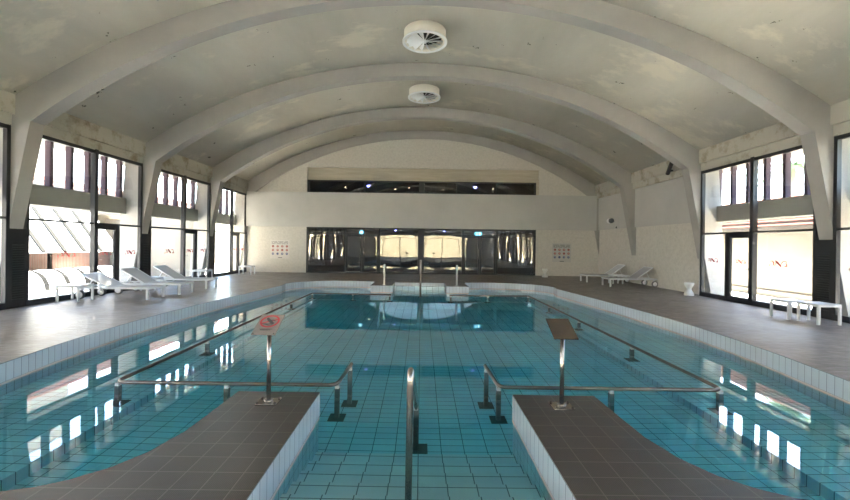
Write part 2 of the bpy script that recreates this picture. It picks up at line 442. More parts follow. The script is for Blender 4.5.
struct(MB().bb(-9.4, 9.4, BW - .17, BW + .3, 2.47, 4.33), 'wall_back_band', 'band', 'smooth grey parapet band across the far end wall', 'wall')
# strip of deck skirting below the far glass
# far ground-floor glazing
def win_frame(x, xs, y, z0, z1, zs, w=.08, d=.1):
    mb = MB()
    mb.bb(x[0], x[1], y - d / 2, y + d / 2, z0, z0 + w); mb.bb(x[0], x[1], y - d / 2, y + d / 2, z1 - w, z1)
    for q, qw in xs: mb.bb(q - qw / 2, q + qw / 2, y - d / 2, y + d / 2, z0, z1)
    for q in zs: mb.bb(x[0], x[1], y - d / 2 + .01, y + d / 2 - .01, q - .03, q + .03)
    return mb
gy = BW + .06
mull = [(-6.16, .09), (-4.1, .07), (-2.25, .08), (0, .34), (2.25, .08), (4.1, .07), (6.16, .09)]
f = win_frame((-6.2, 6.2), mull, gy, 0, 2.47, [2.12], .07, .12)
wb = struct(f, 'window_1', 'frame', 'wide dark glazed front across the far wall below the grey band', 'window')
xs = [-6.2, -4.1, -2.25, 0, 2.25, 4.1, 6.2]
for i in range(6):
    mb = MB(); x0, x1 = xs[i] + .03, xs[i + 1] - .03; n = 14; bow = -.005
    V = [[mb.bm.verts.new((x0 + (x1 - x0) * a / n, gy - bow * math.sin(PI * a / n) * math.sin(PI * b / n), .06 + 2.36 * b / n)) for b in range(n + 1)] for a in range(n + 1)]
    for a in range(n):
        for b in range(n):
            q = mb.bm.faces.new((V[a][b], V[a + 1][b], V[a + 1][b + 1], V[a][b + 1])); q.smooth = True
    mb.build('pane', 'dark_glass', wb)
for nm, x0, x1, lab in (('door_1', -4.05, -2.3, 'left pair of dark glass doors in the far wall'), ('door_2', 2.3, 4.05, 'right pair of dark glass doors in the far wall')):
    xm = (x0 + x1) / 2
    fr = MB()
    for a, b in ((x0, xm - .01), (xm + .01, x1)):
        fr.bb(a, a + .09, gy - .075, gy - .02, 0.01, 2.08).bb(b - .09, b, gy - .075, gy - .02, 0.01, 2.08)
        fr.bb(a, b, gy - .074, gy - .02, .01, .12).bb(a, b, gy - .074, gy - .02, 1.99, 2.08)
    d = struct(fr, nm, 'frame', lab, 'door')
    for q in (xm - .09, xm + .09):
        MB().tube([(q, gy - .07, .85), (q, gy - .13, .87), (q, gy - .13, 1.38), (q, gy - .07, 1.40)], .014, 8).build('handle', 'steel', d)
# upper window
f = win_frame((-6.2, 6.2), [(-6.13, .13), (-3.1, .05), (-.0, .3), (1.9, .05), (4.05, .05), (6.15, .1)], gy + .05, 4.33, 5.03, [], .06, .1)
wu = struct(f, 'window_2', 'frame', 'long low dark window above the grey band of the far wall', 'window')
MB().bb(-6.2, 6.2, gy + .045, gy + .05, 4.36, 5.0).build('pane', 'dark_glass', wu)

# lounge behind the glass
RY = BW + .3
struct(MB().bb(-9.7, 9.7, RY, RY + 7, -.15, 0), 'floor_lounge', 'roomf', 'dark floor of the lounge behind the far glass', 'floor')
struct(MB().bb(-9.7, 9.7, RY, RY + 7, 2.5, 4.3), 'ceiling_lounge', 'room', 'dark ceiling of the lounge behind the far glass', 'ceiling')
struct(MB().bb(-9.7, 9.7, RY + 7, RY + 7.2, -.15, 6.2), 'wall_lounge_back', 'room', 'dark back wall of the lounge behind the far glass', 'wall')
struct(MB().bb(-9.9, -9.7, RY, RY + 7.2, -.15, 6.2), 'wall_lounge_left', 'room', 'dark left wall of the lounge behind the far glass', 'wall')
struct(MB().bb(9.7, 9.9, RY, RY + 7.2, -.15, 6.2), 'wall_lounge_right', 'room', 'dark right wall of the lounge behind the far glass', 'wall')
struct(MB().bb(-9.9, 9.9, RY + .1, RY + 7.2, 6.0, 6.2), 'ceiling_gallery', 'room', 'dark ceiling of the gallery behind the upper far window', 'ceiling')
o = MB().bb(4.9, 6.0, RY + .7, RY + .8, 4.3, 5.0).build('wood_panel', 'wood'); tag(o, 'brown wooden panel behind the right end of the upper far window', 'panel')
def lamp(loc, r, m, lab, grp=None):
    e = empty('ceiling_lamp', loc, lab, 'lamp', grp)
    MB().lathe([(r * .5, -r), (r, -r * .3), (r, 0)], seg=12).build('bulb', m, e)
    MB().lathe([(r * 1.2, 0), (r * 1.2, .05), (.015, .06), (.015, .12)], seg=12).build('lamp_housing', 'frame', e)
for x, lab in ((-2.98, 'blue ceiling lamp seen through the upper far window left of the thick mullion'), (2.98, 'blue ceiling lamp seen through the upper far window right of the thick mullion')):
    lamp((x, RY + .4, 4.86), .085, 'sky_lamp', lab)
for x in (-4.6, -1.6, -.75, 1.3, 4.3): lamp((x, RY + 2.2, 5.02 if x in (-4.6, -.75, 4.3) else 4.92), .038, 'warm', 'small warm spot lamp seen through the upper far window', 'warm spots behind the upper window')
lamp((-1.45, RY + .6, 2.38), .03, 'sky_lamp', 'tiny blue lamp above the left half of the glazed far front')
lamp((1.3, RY + .6, 2.38), .03, 'sky_lamp', 'tiny blue lamp above the right half of the glazed far front')
lamp((-2.85, RY + .3, 2.05), .045, 'warm', 'small warm lamp inside the left glass doors')
for x, w, lab in ((-3.22, .2, 'small lit blue green exit sign above the left glass doors'), (3.08, .36, 'wider lit blue green exit sign above the right glass doors')):
    e = empty('exit_sign', (x, gy - .12, 2.22), lab, 'sign')
    MB().bb(-w / 2, w / 2, -.02, .04, -.09, .09).build('sign_box', 'exit', e)
    g = MB(); s0 = -w * .18
    g.box((s0, -.025, .045), (.035, .01, .035)).bar((s0, -.025, .02), (s0 - .02, -.025, -.03), .03, .01)
    g.bar((s0 - .02, -.025, -.03), (s0 + .03, -.025, -.07), .02, .01).bar((s0 - .02, -.025, -.03), (s0 - .05, -.025, -.07), .02, .01)
    MB().bb(w * .12, w * .3, -.03, -.02, -.06, .06).build('door_mark', 'exit_w', e)
    g.build('running_figure', 'exit_w', e)

# front wall behind the camera
FY = Y0
f = win_frame((-6.35, 6.35), [(q, .07) for q in (-6.3, -4.5, -2.7, -.9, .9, 2.7, 4.5, 6.3)], FY, 0, 2.6, [2.15], .09, .12)
w3 = struct(f, 'window_3', 'frame', 'wide glazed front behind the viewer facing a sandy bank', 'window')
MB().bb(-6.3, 6.3, FY - .004, FY + .004, .08, 2.55).build('pane', 'front_glass', w3)
mb = MB().bb(-9.8, -6.35, FY - .15, FY + .15, 0, 5.3).bb(6.35, 9.8, FY - .15, FY + .15, 0, 5.3).bb(-6.35, 6.35, FY - .15, FY + .15, 2.6, 5.3)
struct(mb, 'wall_front', 'band', 'grey front wall behind the viewer', 'wall')
mb = MB()
for q in (-7.0, -4.2, -1.4, 1.4, 4.2, 7.0): mb.bb(q - .06, q + .06, FY - .05, FY + .05, 5.3, vault(q) + .05)
mb.prism([(-8.2, 5.3), (8.2, 5.3), (8.2, 5.42), (-8.2, 5.42)], 'y', FY - .05, FY + .05)
w4 = struct(mb, 'window_4', 'frame', 'arched gable window high in the front wall behind the viewer', 'window')
MB().prism([(-8.2, 5.4), (8.2, 5.4)] + [(x, vault(x)) for x in [8.2 - 16.4 * i / 24 for i in range(25)]], 'y', FY - .004, FY + .004).build('pane', 'front_glass', w4)

# ------------------------------------------------------------------ side windows
def stroke(c, a, b, t0, t1, n=12): return [(c[0] + a * math.cos(t0 + (t1 - t0) * i / n), c[1] + b * math.sin(t0 + (t1 - t0) * i / n)) for i in range(n + 1)]
def decal(parent, s, yc, zc, sc, x):
    mb = MB()
    pl = lambda a, b, d: (x - s * d, yc - s * a * sc, zc + b * sc * .72)
    lines = [
        (stroke((-.34, .0), .10, .16, 2.6, -1.2), .035), (stroke((-.36, -.14), .12, .10, 1.5, 4.2), .025), ([(-.30, .10), (-.24, -.02), (-.2, -.14)], .03),
        ([(-.16, .20), (-.05, .10), (.08, -.08), (.16, -.20)], .075), ([(-.18, -.16), (-.12, .02), (-.10, .14)], .025), ([(.14, -.16), (.18, .04), (.22, .12)], .025),
        (stroke((.34, .10), .11, .07, -.4, 3.6), .035), (stroke((.36, -.06), .10, .10, 1.6, -2.2), .04), ([(.40, -.16), (.47, -.2), (.5, -.12)], .02)]
    for p, w in lines: mb.ribbon(p, w * 1.45, pl)
    return mb.build('red_decal', 'decal', parent)
def bay(s, y0, y1, nm, lab, nodoor=False):
    x = s * GX; L = y1 - y0; q = lambda t: y0 + L * t
    tm, tj = (.512, .727) if s < 0 else (.468, .70)
    mb = MB(); d = .05
    def v(y, w, z0=0, z1=4.22, dd=d): mb.bb(x - dd, x + dd, y - w / 2, y + w / 2, z0, z1)
    def h(z, w, a, b, dd=d): mb.bb(x - dd + .004, x + dd - .004, a, b, z - w / 2, z + w / 2)
    v(y0 + .035, .07); v(y1 - .04, .08); v(q(tm), .11, dd=.07)
    h(.06, .15, y0, y1, .06); h(4.16, .1, y0, y1); h(2.08, .055, y0, y1)
    yd0, yd1 = q(tm) + .09, q(tj) - .08
    v(q(tj), .17, 0, 2.06); h(2.02, .1, yd0 - .05, q(tj))
    w = struct(mb, nm, 'frame', lab, 'window')
    g = MB().bb(x - .003, x + .003, y0 + .05, y1 - .06, 2.1, 4.12).bb(x - .003, x + .003, y0 + .05, q(tm) - .05, .12, 2.06).bb(x - .003, x + .003, q(tj) + .08, y1 - .07, .12, 2.06)
    g.build('pane', 'glass', w)
    dl = MB(); yb = yd1
    dl.bb(x - .03, x + .03, yd0 - .02, yd0 + .04, .03, 1.98).bb(x - .03, x + .03, yb - .03, yb + .03, .03, 1.98).bb(x - .03, x + .03, yd0, yb, .03, .16).bb(x - .03, x + .03, yd0, yb, 1.92, 1.98)
    dl = dl.build('door_leaf', 'frame', w)
    MB().bb(x - .003, x + .003, yd0 + .03, yb - .03, .14, 1.94).build('door_pane', 'glass', dl)
    MB().tube([(x - s * .02, yd0 + .02, 1.02), (x - s * .08, yd0 + .02, 1.02), (x - s * .08, yd0 + .13, 1.02)], .011, 8).build('door_handle', 'steel', dl)
    decal(w, s, q(tm * .56), 1.22, .56, x - s * .012); decal(w, s, (yd0 + yb) / 2, 1.22, .46, x - s * .012)
    decal(w, s, (q(tj) + y1) / 2 + .05, 1.22, .46, x - s * .012)
    return w
names = ['rear', 'second rear', 'nearest', 'first', 'second', 'third']
k = 5
for s, side in ((-1, 'left'), (1, 'right')):
    for i in range(6):
        if s > 0 and i == 5: continue
        if s < 0 and i == 5: pass
        a, b = CY[i] + .2, CY[i + 1] - .2
        place = ['behind the viewer', 'behind the viewer, next one', 'beside the viewer', 'cut by the frame edge', 'nearest full bay', 'second bay'][i]
        bay(s, a, b, 'window_%d' % k, 'tall black framed window with a door in the %s wall, %s' % (side, place)); k += 1
bay(-1, CY[6] + .2, Y1 - .02, 'window_%d' % k, 'tall black framed window with a door in the left wall, farthest bay'); k += 1
# louvred panels under the column tips
for s, side, rng in ((-1, 'left', (3, 4, 5, 6)), (1, 'right', (3, 4))):
    for i in rng:
        y = CY[i]; x = s * GX
        lab = {(-1, 4): 'black louvred panel under the column at the left edge', (-1, 5): 'black louvred panel between the first and second left windows', (-1, 6): 'black louvred panel between the second and farthest left windows',
               (1, 4): 'black louvred panel behind the white tables on the right'}.get((s, i), 'black louvred panel beside the viewer on the %s' % side)
        e = empty('louvred_panel', (x, y, 0), lab, 'vent panel')
        MB().bb(-.05, .05, -.2, .2, 0, 1.84).build('panel', 'frame', e)
        m2 = MB()
        for j in range(24): m2.box((-s * .055, 0, .2 + j * .055), (.03, .28, .008), R=Matrix.Rotation(s * .6, 3, 'Y'))
        m2.build('louvre_slats', 'louvre', e)

# ------------------------------------------------------------------ facade outside
for s, side, nb in ((-1, 'left', 7), (1, 'right', 5)):
    mb = MB()
    mb.prism([(s * 9.98, 2.5), (s * 10.5, 2.5), (s * 10.5, 3.0), (s * 10.3, 3.05), (s * 9.98, 3.02)], 'y', Y0, Y1 + .3)
    struct(mb, 'trim_%d' % (16 if s < 0 else 17), 'conc_o', 'grey concrete beam outside the %s windows' % side, 'beam')
    struct(MB().bb(s * 9.8, s * 11.5, Y0, Y1 + .3, 4.46, 4.75), 'trim_%d' % (18 if s < 0 else 19), 'conc_o', 'concrete overhang outside the %s windows' % side, 'overhang')
proto = None
for s, side, bays in ((-1, 'left', (3, 4, 5, 6)), (1, 'right', (3, 4))):
    for i in bays:
        y0 = CY[i]; n = 6 if i < 6 else 4
        for j in range(n):
            y = y0 + (.91 if s < 0 else 1.16) + j * .64
            bayname = ['cut by the frame edge', 'nearest full', 'second', 'farthest'][i - 3]
            lab = 'dark purple vertical fin outside the %s %s window' % (bayname, side)
            grp = 'fins outside the %s %s window' % (bayname, side)
            if proto is None:
                proto = MB().bb(-.085, .085, -.055, .055, 3.0, 4.28).build('louvre_fin', 'fin', bevel=.02)
                o = proto
            else:
                o = proto.copy(); COL.objects.link(o)
            o.location = (s * 10.15, y, 0); tag(o, lab, 'fin', grp)

# ground outside in four strips
mb = MB()
mb.bb(-60, -9.77, -40, 60, -.3, -.08).bb(9.77, 60, -40, 60, -.3, -.08).bb(-9.77, 9.77, -40, Y0, -.3, -.08)
struct(mb, 'floor_outside', 'pave', 'pale paving outside the hall', 'ground')
# left: brick wall, white ribbed awning, low ribbed cover, terracotta roof
wl = MB().bb(-14.9, -14.6, -6, 19.0, -.1, 1.35).build('brick_wall', 'brick'); tag(wl, 'low red brick wall outside the left windows', 'wall')
ew = empty('ribbed_awning', (-13.6, 8, 1.2), 'white sloping awning with grey ribs outside the left windows', 'awning')
MB().prism([(-13.0, 1.15), (-13.06, 1.12), (-14.3, 2.72), (-14.2, 2.75)], 'y', -5, 17.5).build('awning_sheet', 'awn', ew, world=True)
for j in range(26):
    y = -4.5 + j * .84
    MB().bar((-12.99, y, 1.17), (-14.2, y, 2.77), .17, .03).build('rib', 'rib_o', ew, world=True)
for j in range(6): MB().bb(-14.25, -14.15, -4.5 + 4 * j - .05, -4.5 + 4 * j + .05, -.08, 2.68).build('support_post', 'rib_o', ew, world=True)
ec = empty('pool_cover_box', (-12.2, 8, 0), 'low curved white cover with grey ribs outside the left windows', 'cover')
def cov(r): return [(-12.75 + r * math.cos(t), -.05 + r * math.sin(t)) for t in [PI * i / 10 for i in range(11)]]
MB().prism(cov(.62), 'y', -5, 16.5).build('cover_sheet', 'awn', ec, world=True)
for j in range(26):
    y = -4.5 + j * .8
    MB().prism(cov(.635), 'y', y, y + .16).build('rib', 'cover_rib', ec, world=True)
def tiled_roof(s, x0, z0, x1, z1, ya, yb, lab):
    e = empty('tiled_roof', (s * x0, (ya + yb) / 2, z0), lab, 'roof')
    mb = MB(); n = 7
    for i in range(n):
        a, b = i / n, (i + 1) / n
        xa, xb = x0 + (x1 - x0) * a, x0 + (x1 - x0) * b; za, zb = z0 + (z1 - z0) * a, z0 + (z1 - z0) * b
        mb.prism([(s * xa, za), (s * (xb + .1), zb), (s * (xb + .1), zb - .1), (s * xa, za - .12)], 'y', ya, yb)
    mb.build('tile_courses', 'roof', e, world=True)
    mb = MB()
    for i in range(n):
        a = i / n
        mb.bb(s * (x0 + (x1 - x0) * a - .03), s * (x0 + (x1 - x0) * a + .02), ya, yb, z0 + (z1 - z0) * a - .14, z0 + (z1 - z0) * a - .02)
    mb.build('course_edges', 'course', e, world=True)
tiled_roof(-1, 14.3, 2.9, 15.2, 4.15, -6, 30, 'terracotta tiled roof beyond the left windows')
struct(MB().bb(-17.5, -15.0, -6, 30, -.1, 2.8).bb(-17.5, -14.7, -6, 30, 2.79, 3.3).bb(-17.5, -15.25, -6, 30, 3.29, 4.1).bb(-17.6, -17.3, -6, 20, -.1, 7.4), 'wall_outside_left', 'white_o', 'white building under the tiled roof beyond the left windows', 'wall')
struct(MB().bb(-16.5, -10.6, 19.2, 19.5, -.1, 2.6), 'wall_outside_far', 'white_o', 'cream wall outside the farthest left window', 'wall')
# right: white wall with tiled roof, palm
struct(MB().bb(12.6, 12.9, -6, 24, -.1, 2.35).bb(12.75, 13.6, -6, 24, 2.3, 2.6).bb(12.45, 12.6, -6, 24, -.1, .12), 'wall_outside_right', 'white_o', 'white garden wall outside the right windows', 'wall')
tiled_roof(1, 12.35, 2.42, 13.3, 3.55, -6, 24, 'terracotta tiled roof on the white wall outside the right windows')
pt = empty('palm_tree', (18.0, 19.6, 0), 'green palm tree showing between the fins outside the right windows', 'tree')
MB().tube([(0, 0, 0), (.05, .05, 3.0), (0, .1, 5.7)], [.24, .17, .15], 10).build('trunk', 'bark', pt)
for j in range(22):
    a = j * 2.4; el = .75 - .06 * j; L = 2.5
    pts = []
    for t in range(9):
        u = t / 8; pts.append(Vector((math.cos(a) * L * u * math.cos(el * (1 - .2 * u)), math.sin(a) * L * u * math.cos(el), 5.7 + L * u * math.sin(el) - 1.3 * u * u)))
    mb = MB(); mb.tube(pts, [.03 - .003 * i for i in range(9)], 5)
    side = Vector((-math.sin(a), math.cos(a), 0))
    for t in range(1, 9):
        for q in (0, .33, .66):
            p = pts[t - 1].lerp(pts[t], q); ll = .55 * (1 - .08 * t)
            for sg in (1, -1):
                d = (pts[t] - pts[t - 1]).normalized() * .5 * ll
                tip = p + side * sg * ll + d - Vector((0, 0, .3 * ll))
                mb.bar(p, tip, .035, .006)
    mb.build('frond', 'palm', pt)
# bank behind the viewer
bk = MB(); nx, nz = 40, 10
V = [[bk.bm.verts.new((-30 + 60 * i / nx, -15 - 9 * (j / nz) ** 1.2 + random.uniform(-.35, .35), -.1 + 4.6 * j / nz + random.uniform(-.12, .12))) for j in range(nz + 1)] for i in range(nx + 1)]
for i in range(nx):
    for j in range(nz): bk.bm.faces.new((V[i][j], V[i + 1][j], V[i + 1][j + 1], V[i][j + 1]))
o = bk.build('sandy_bank', 'stone'); tag(o, 'sunlit sandy stone bank reflected in the far glass', 'bank', kind='structure')

# ------------------------------------------------------------------ ceiling diffusers
def diffuser(loc, lab):
    e = empty('air_diffuser', loc, lab, 'air vent', 'round air diffusers on the ceiling')
    MB().lathe([(.60, .02), (.60, .42), (.52, .42), (.52, .02)], seg=48, ring=True).build('housing', 'diff', e)
    MB().lathe([(.645, 0), (.645, .035), (.60, .045), (.57, .03), (.57, 0)], seg=48, ring=True).build('rim', 'diff_w', e)
    MB().lathe([(.55, .20), (.55, .22)], seg=32).build('backing', 'black', e)
    for j in range(14):
        a = 2 * PI * j / 14
        mb = MB(); R = Matrix.Rotation(a, 3, 'Z') @ Matrix.Rotation(math.radians(42), 3, 'X')
        c = Matrix.Rotation(a, 3, 'Z') @ Vector((.31, 0, .05))
        r = [Vector((-.27, -.012, 0)), Vector((.27, -.075, 0)), Vector((.27, .075, 0)), Vector((-.27, .012, 0))]
        A = [mb.bm.verts.new(c + R @ p) for p in r]; B = [mb.bm.verts.new(c + R @ (p + Vector((0, 0, .006)))) for p in r]
        for q in range(4): mb.bm.faces.new((A[q], A[(q + 1) % 4], B[(q + 1) % 4], B[q]))
        mb.bm.faces.new(A); mb.bm.faces.new(B)
        mb.build('blade', 'diff_w', e)
    MB().lathe([(.05, .0), (.055, .05), (.03, .08)], seg=16).build('hub', 'diff_w', e)
diffuser((.03, 11.67, 7.41), 'nearer and larger round white swirl diffuser on the ceiling')
diffuser((.05, 16.07, 7.41), 'farther and smaller round white swirl diffuser on the ceiling')

# ------------------------------------------------------------------ sun loungers
def lounger(loc, rz, lab, grp, deg):      # foot end at local x = 0, head towards +x
    e = empty('sun_lounger', loc, lab, 'sun lounger', grp, rz)
    L, Wd, H = 2.0, .66, .33; hy = Wd / 2
    f = MB()
    for sg in (1, -1): f.bb(0, L, sg * hy - .02, sg * hy + .02, H - .05, H)
    f.bb(0, .045, -hy, hy, H - .05, H).bb(L - .04, L, -hy, hy, H - .05, H).bb(1.15, 1.19, -hy, hy, H - .06, H - .02)
    f.build('frame', 'white', e, bevel=.006)
    for x in (.06, 0.06):
        pass
    for sg in (1, -1):
        MB().bb(.03, .085, sg * hy - .028, sg * hy + .028, 0, H - .045).build('leg', 'white', e, bevel=.005)
        MB().bb(1.82, 1.88, sg * (hy - .02) - .02, sg * (hy - .02) + .02, .12, H - .045).build('leg', 'white', e)
        w = MB().lathe([(.055, -.03), (.115, -.03), (.12, -.02), (.12, .02), (.115, .03), (.055, .03)], (1.85, sg * (hy + .04), .12), 24, Matrix.Rotation(PI / 2, 3, 'X')).build('wheel', 'tyre', e)
        MB().lathe([(.03, -.036), (.088, -.034), (.088, .034), (.03, .036)], (1.85, sg * (hy + .04), .12), 20, Matrix.Rotation(PI / 2, 3, 'X')).build('hub', 'white', w)
    MB().bb(.03, 1.18, -hy + .02, hy - .02, H - .012, H + .008).build('seat_sling', 'sling', e)
    a = math.radians(deg); px, pz, bl = 1.16, H + .005, .78
    R = Matrix.Rotation(-a, 3, 'Y')
    bc = Vector((px, 0, pz)) + R @ Vector((bl / 2, 0, 0))
    b = MB().box(bc, (bl, Wd - .06, .015), R=R).build('backrest', 'sling', e)
    bf = MB()
    for sg in (1, -1): bf.box(Vector((px, 0, pz)) + R @ Vector((bl / 2, sg * (hy - .02), 0)), (bl, .03, .03), R=R)
    bf.box(Vector((px, 0, pz)) + R @ Vector((bl, 0, 0)), (.03, Wd - .02, .03), R=R)
    bf.build('backrest_frame', 'white', b)
    pr = MB(); tp = Vector((px, 0, pz)) + R @ Vector((bl * .62, 0, -.01))
    for sg in (1, -1): pr.bar(tp + Vector((0, sg * (hy - .08), 0)), (tp.x + .16, sg * (hy - .08), H - .03), .018, .018)
    pr.build('prop', 'white', e)
    return e
LG = 'white sun loungers on the pool deck'
lounger((-7.33, 11.30, 0), PI, 'white sun lounger beside the left windows nearest the viewer', LG, 25)
l2 = lounger((-7.15, 12.45, 0), PI, 'middle of the three white sun loungers on the left deck', LG, 31)
dup(l2, (-7.15, 13.95, 0), PI, 'farthest of the three white sun loungers on the left deck')
l4 = lounger((7.62, 16.72, 0), .02, 'nearer white sun lounger against the rough right wall', LG, 35)
dup(l4, (7.44, 18.6, 0), .02, 'farther white sun lounger against the rough right wall')

# ------------------------------------------------------------------ small tables
def table(loc, dx, dy, h, lab, rz=0, t=.045):
    e = empty('side_table', loc, lab, 'table', 'white side tables', rz)
    MB().bb(-dx / 2, dx / 2, -dy / 2, dy / 2, h - .022, h).build('table_top', 'white', e, bevel=.004)
    f = MB()
    for sg in (1, -1): f.bb(-dx / 2 + .001, dx / 2 - .001, sg * (dy / 2 - t / 2) - t / 2 + .001, sg * (dy / 2 - t / 2) + t / 2 - .001, h - .06, h - .023).bb(sg * (dx / 2 - t / 2) - t / 2 + .001, sg * (dx / 2 - t / 2) + t / 2 - .001, -dy / 2 + .002, dy / 2 - .002, h - .06, h - .023)
    f.build('apron', 'white', e)
    for a in (1, -1):
        for b in (1, -1): MB().bb(a * (dx / 2 - t), a * dx / 2, b * (dy / 2 - t), b * dy / 2, 0, h - .023).build('leg', 'white', e, bevel=.003)
    return e
table((-9.05, 10.62, 0), .58, .50, .43, 'white side table beside the nearest left lounger')
table((-8.72, 13.15, 0), .5, .4, .42, 'small white side table between the middle and farthest left loungers')
table((-9.05, 16.8, 0), .62, .5, .43, 'white side table by the second left window behind the loungers')
table((-8.62, 20.1, 0), .62, .5, .43, 'white side table by the farthest left window in the corner')
table((8.62, 9.45, 0), .5, .5, .43, 'farther of the two white tables by the right window')
table((8.72, 8.86, 0), .5, .5, .44, 'nearer of the two white tables by the right window')
table((8.55, 17.75, 0), .45, .45, .40, 'small white side table between the two right loungers')

# hourglass stools
def stool(loc, lab):
    e = tag(MB().lathe([(r * .8, z * .95) for r, z in [(.16, 0), (.185, .015), (.185, .05), (.15, .13), (.085, .21), (.08, .24), (.11, .30), (.165, .37), (.185, .42), (.185, .45), (.165, .46), (.14, .44), (.05, .40)]], seg=32).build('hourglass_stool', 'ceramic'), lab, 'stool', 'white hourglass stools')
    e.location = loc
stool((9.02, 13.6, 0), 'white hourglass shaped stool beside the right window')
stool((6.40, 20.85, 0), 'white hourglass shaped stool at the far wall beside the dark glass')

# ------------------------------------------------------------------ pool handrails
def arc3(p0, pc, p1, r, n=6):
    p0, pc, p1 = Vector(p0), Vector(pc), Vector(p1)
    a = pc + (p0 - pc).normalized() * r; b = pc + (p1 - pc).normalized() * r
    return [a * (1 - t) ** 2 + pc * 2 * t * (1 - t) + b * t * t for t in [i / n for i in range(n + 1)]]
def rail(s, lab):
    e = empty('pool_handrail', (s * 3.8, 5.05, -.17), lab, 'handrail')
    z = -.17; k = -.03 if s < 0 else .0
    A = [(s * .90 + k, 5.56, -.05), (s * 1.0 + k, 5.06, z), (s * 3.8, 5.06, z), (s * 3.82, 14.3, z), (s * 1.02, 14.1, z)]
    path = [Vector(A[0])] + arc3(A[0], A[1], A[2], .1) + arc3(A[1], A[2], A[3], .14) + arc3(A[2], A[3], A[4], .12) + [Vector(A[4])]
    MB().tube(path, .024, 12).build('rail_tube', 'steel_dk', e, world=True)
    posts = [(A[0][0] + s * .01, 5.50), (A[1][0], 5.10), (s * 2.4, 5.06), (s * 3.79, 5.10), (s * 3.80, 7.25), (s * 3.81, 9.7), (s * 3.82, 12.0), (s * 3.80, 14.25), (s * 2.36, 14.19), (s * 1.06, 14.10)]
    for x, y in posts:
        zt = .105 if 5.3 < y < 5.6 else 0
        zb = -.80 if abs(x) > 3.5 else -1.06
        p = MB().bb(x - .028, x + .028, y - .028, y + .028, zb, -.225 + zt).build('post', 'post', e, world=True)
        MB().bb(x - .024, x + .024, y - .024, y + .024, -.226 + zt, -.185 + zt).build('cap', 'cap', p, world=True)
        MB().bb(x - .1, x + .1, y - .1, y + .1, zb, zb + .015).build('base_plate', 'post', p, world=True)
rail(-1, 'steel handrail running around the left half of the pool just above the water')
rail(1, 'steel handrail running around the right half of the pool just above the water')
e = empty('stair_handrail', (-.06, 3.0, -.28), 'curved steel handrail standing in the middle of the pool steps', 'handrail')
a, b, c, d = (-.07, 2.98, -.5), (-.065, 3.0, .69), (-.03, 4.38, -.1), (-.03, 4.42, -.2)
MB().tube([Vector(a)] + arc3(a, b, c, .13, 10) + arc3(b, c, d, .06, 4) + [Vector(d)], .0255, 14).build('rail_tube', 'steel', e, world=True)
p = MB().bb(-.058, -.002, 4.39, 4.45, -1.06, -.2).build('post', 'post', e, world=True)
MB().bb(-.055, -.005, 4.392, 4.448, -.2, -.14).build('cap', 'cap', p, world=True)
MB().bb(-.08, .10, 4.32, 4.52, -1.06, -1.045).build('base_plate', 'post', p, world=True)
MB().bb(-.12, -.02, 2.97, 3.07, -.48, -.465).build('base_plate', 'post', e, world=True)
# grab poles at the far steps
for x, y, h, mm, lab in ((-1.42, 15.85, .80, 'cap', 'slim pale pole standing on the left far block'), (1.42, 15.85, .80, 'cap', 'slim pale pole standing on the right far block'), (.0, 15.4, 1.0, 'steel_dk', 'dark central handrail pole at the far pool steps')):
    z0 = 0.0 if x else -1.06
    e = empty('grab_pole', (x, y, z0), lab, 'pole')
    MB().tube([(0, 0, 0), (0, 0, h - z0 - .04), (0, .02, h - z0)], .035 if x else .04, 12).build('pole', mm, e)
    MB().lathe([(.08, 0), (.08, .012), (.05, .02)], seg=20).build('base_flange', mm, e)
    if not x: MB().tube([(0, 0, 1.06 + .95), (0, .5, 1.06 + .95), (0, 1.5, 1.06 + .9), (0, 1.58, 1.07)], .025, 10).build('rail_tube', mm, e)

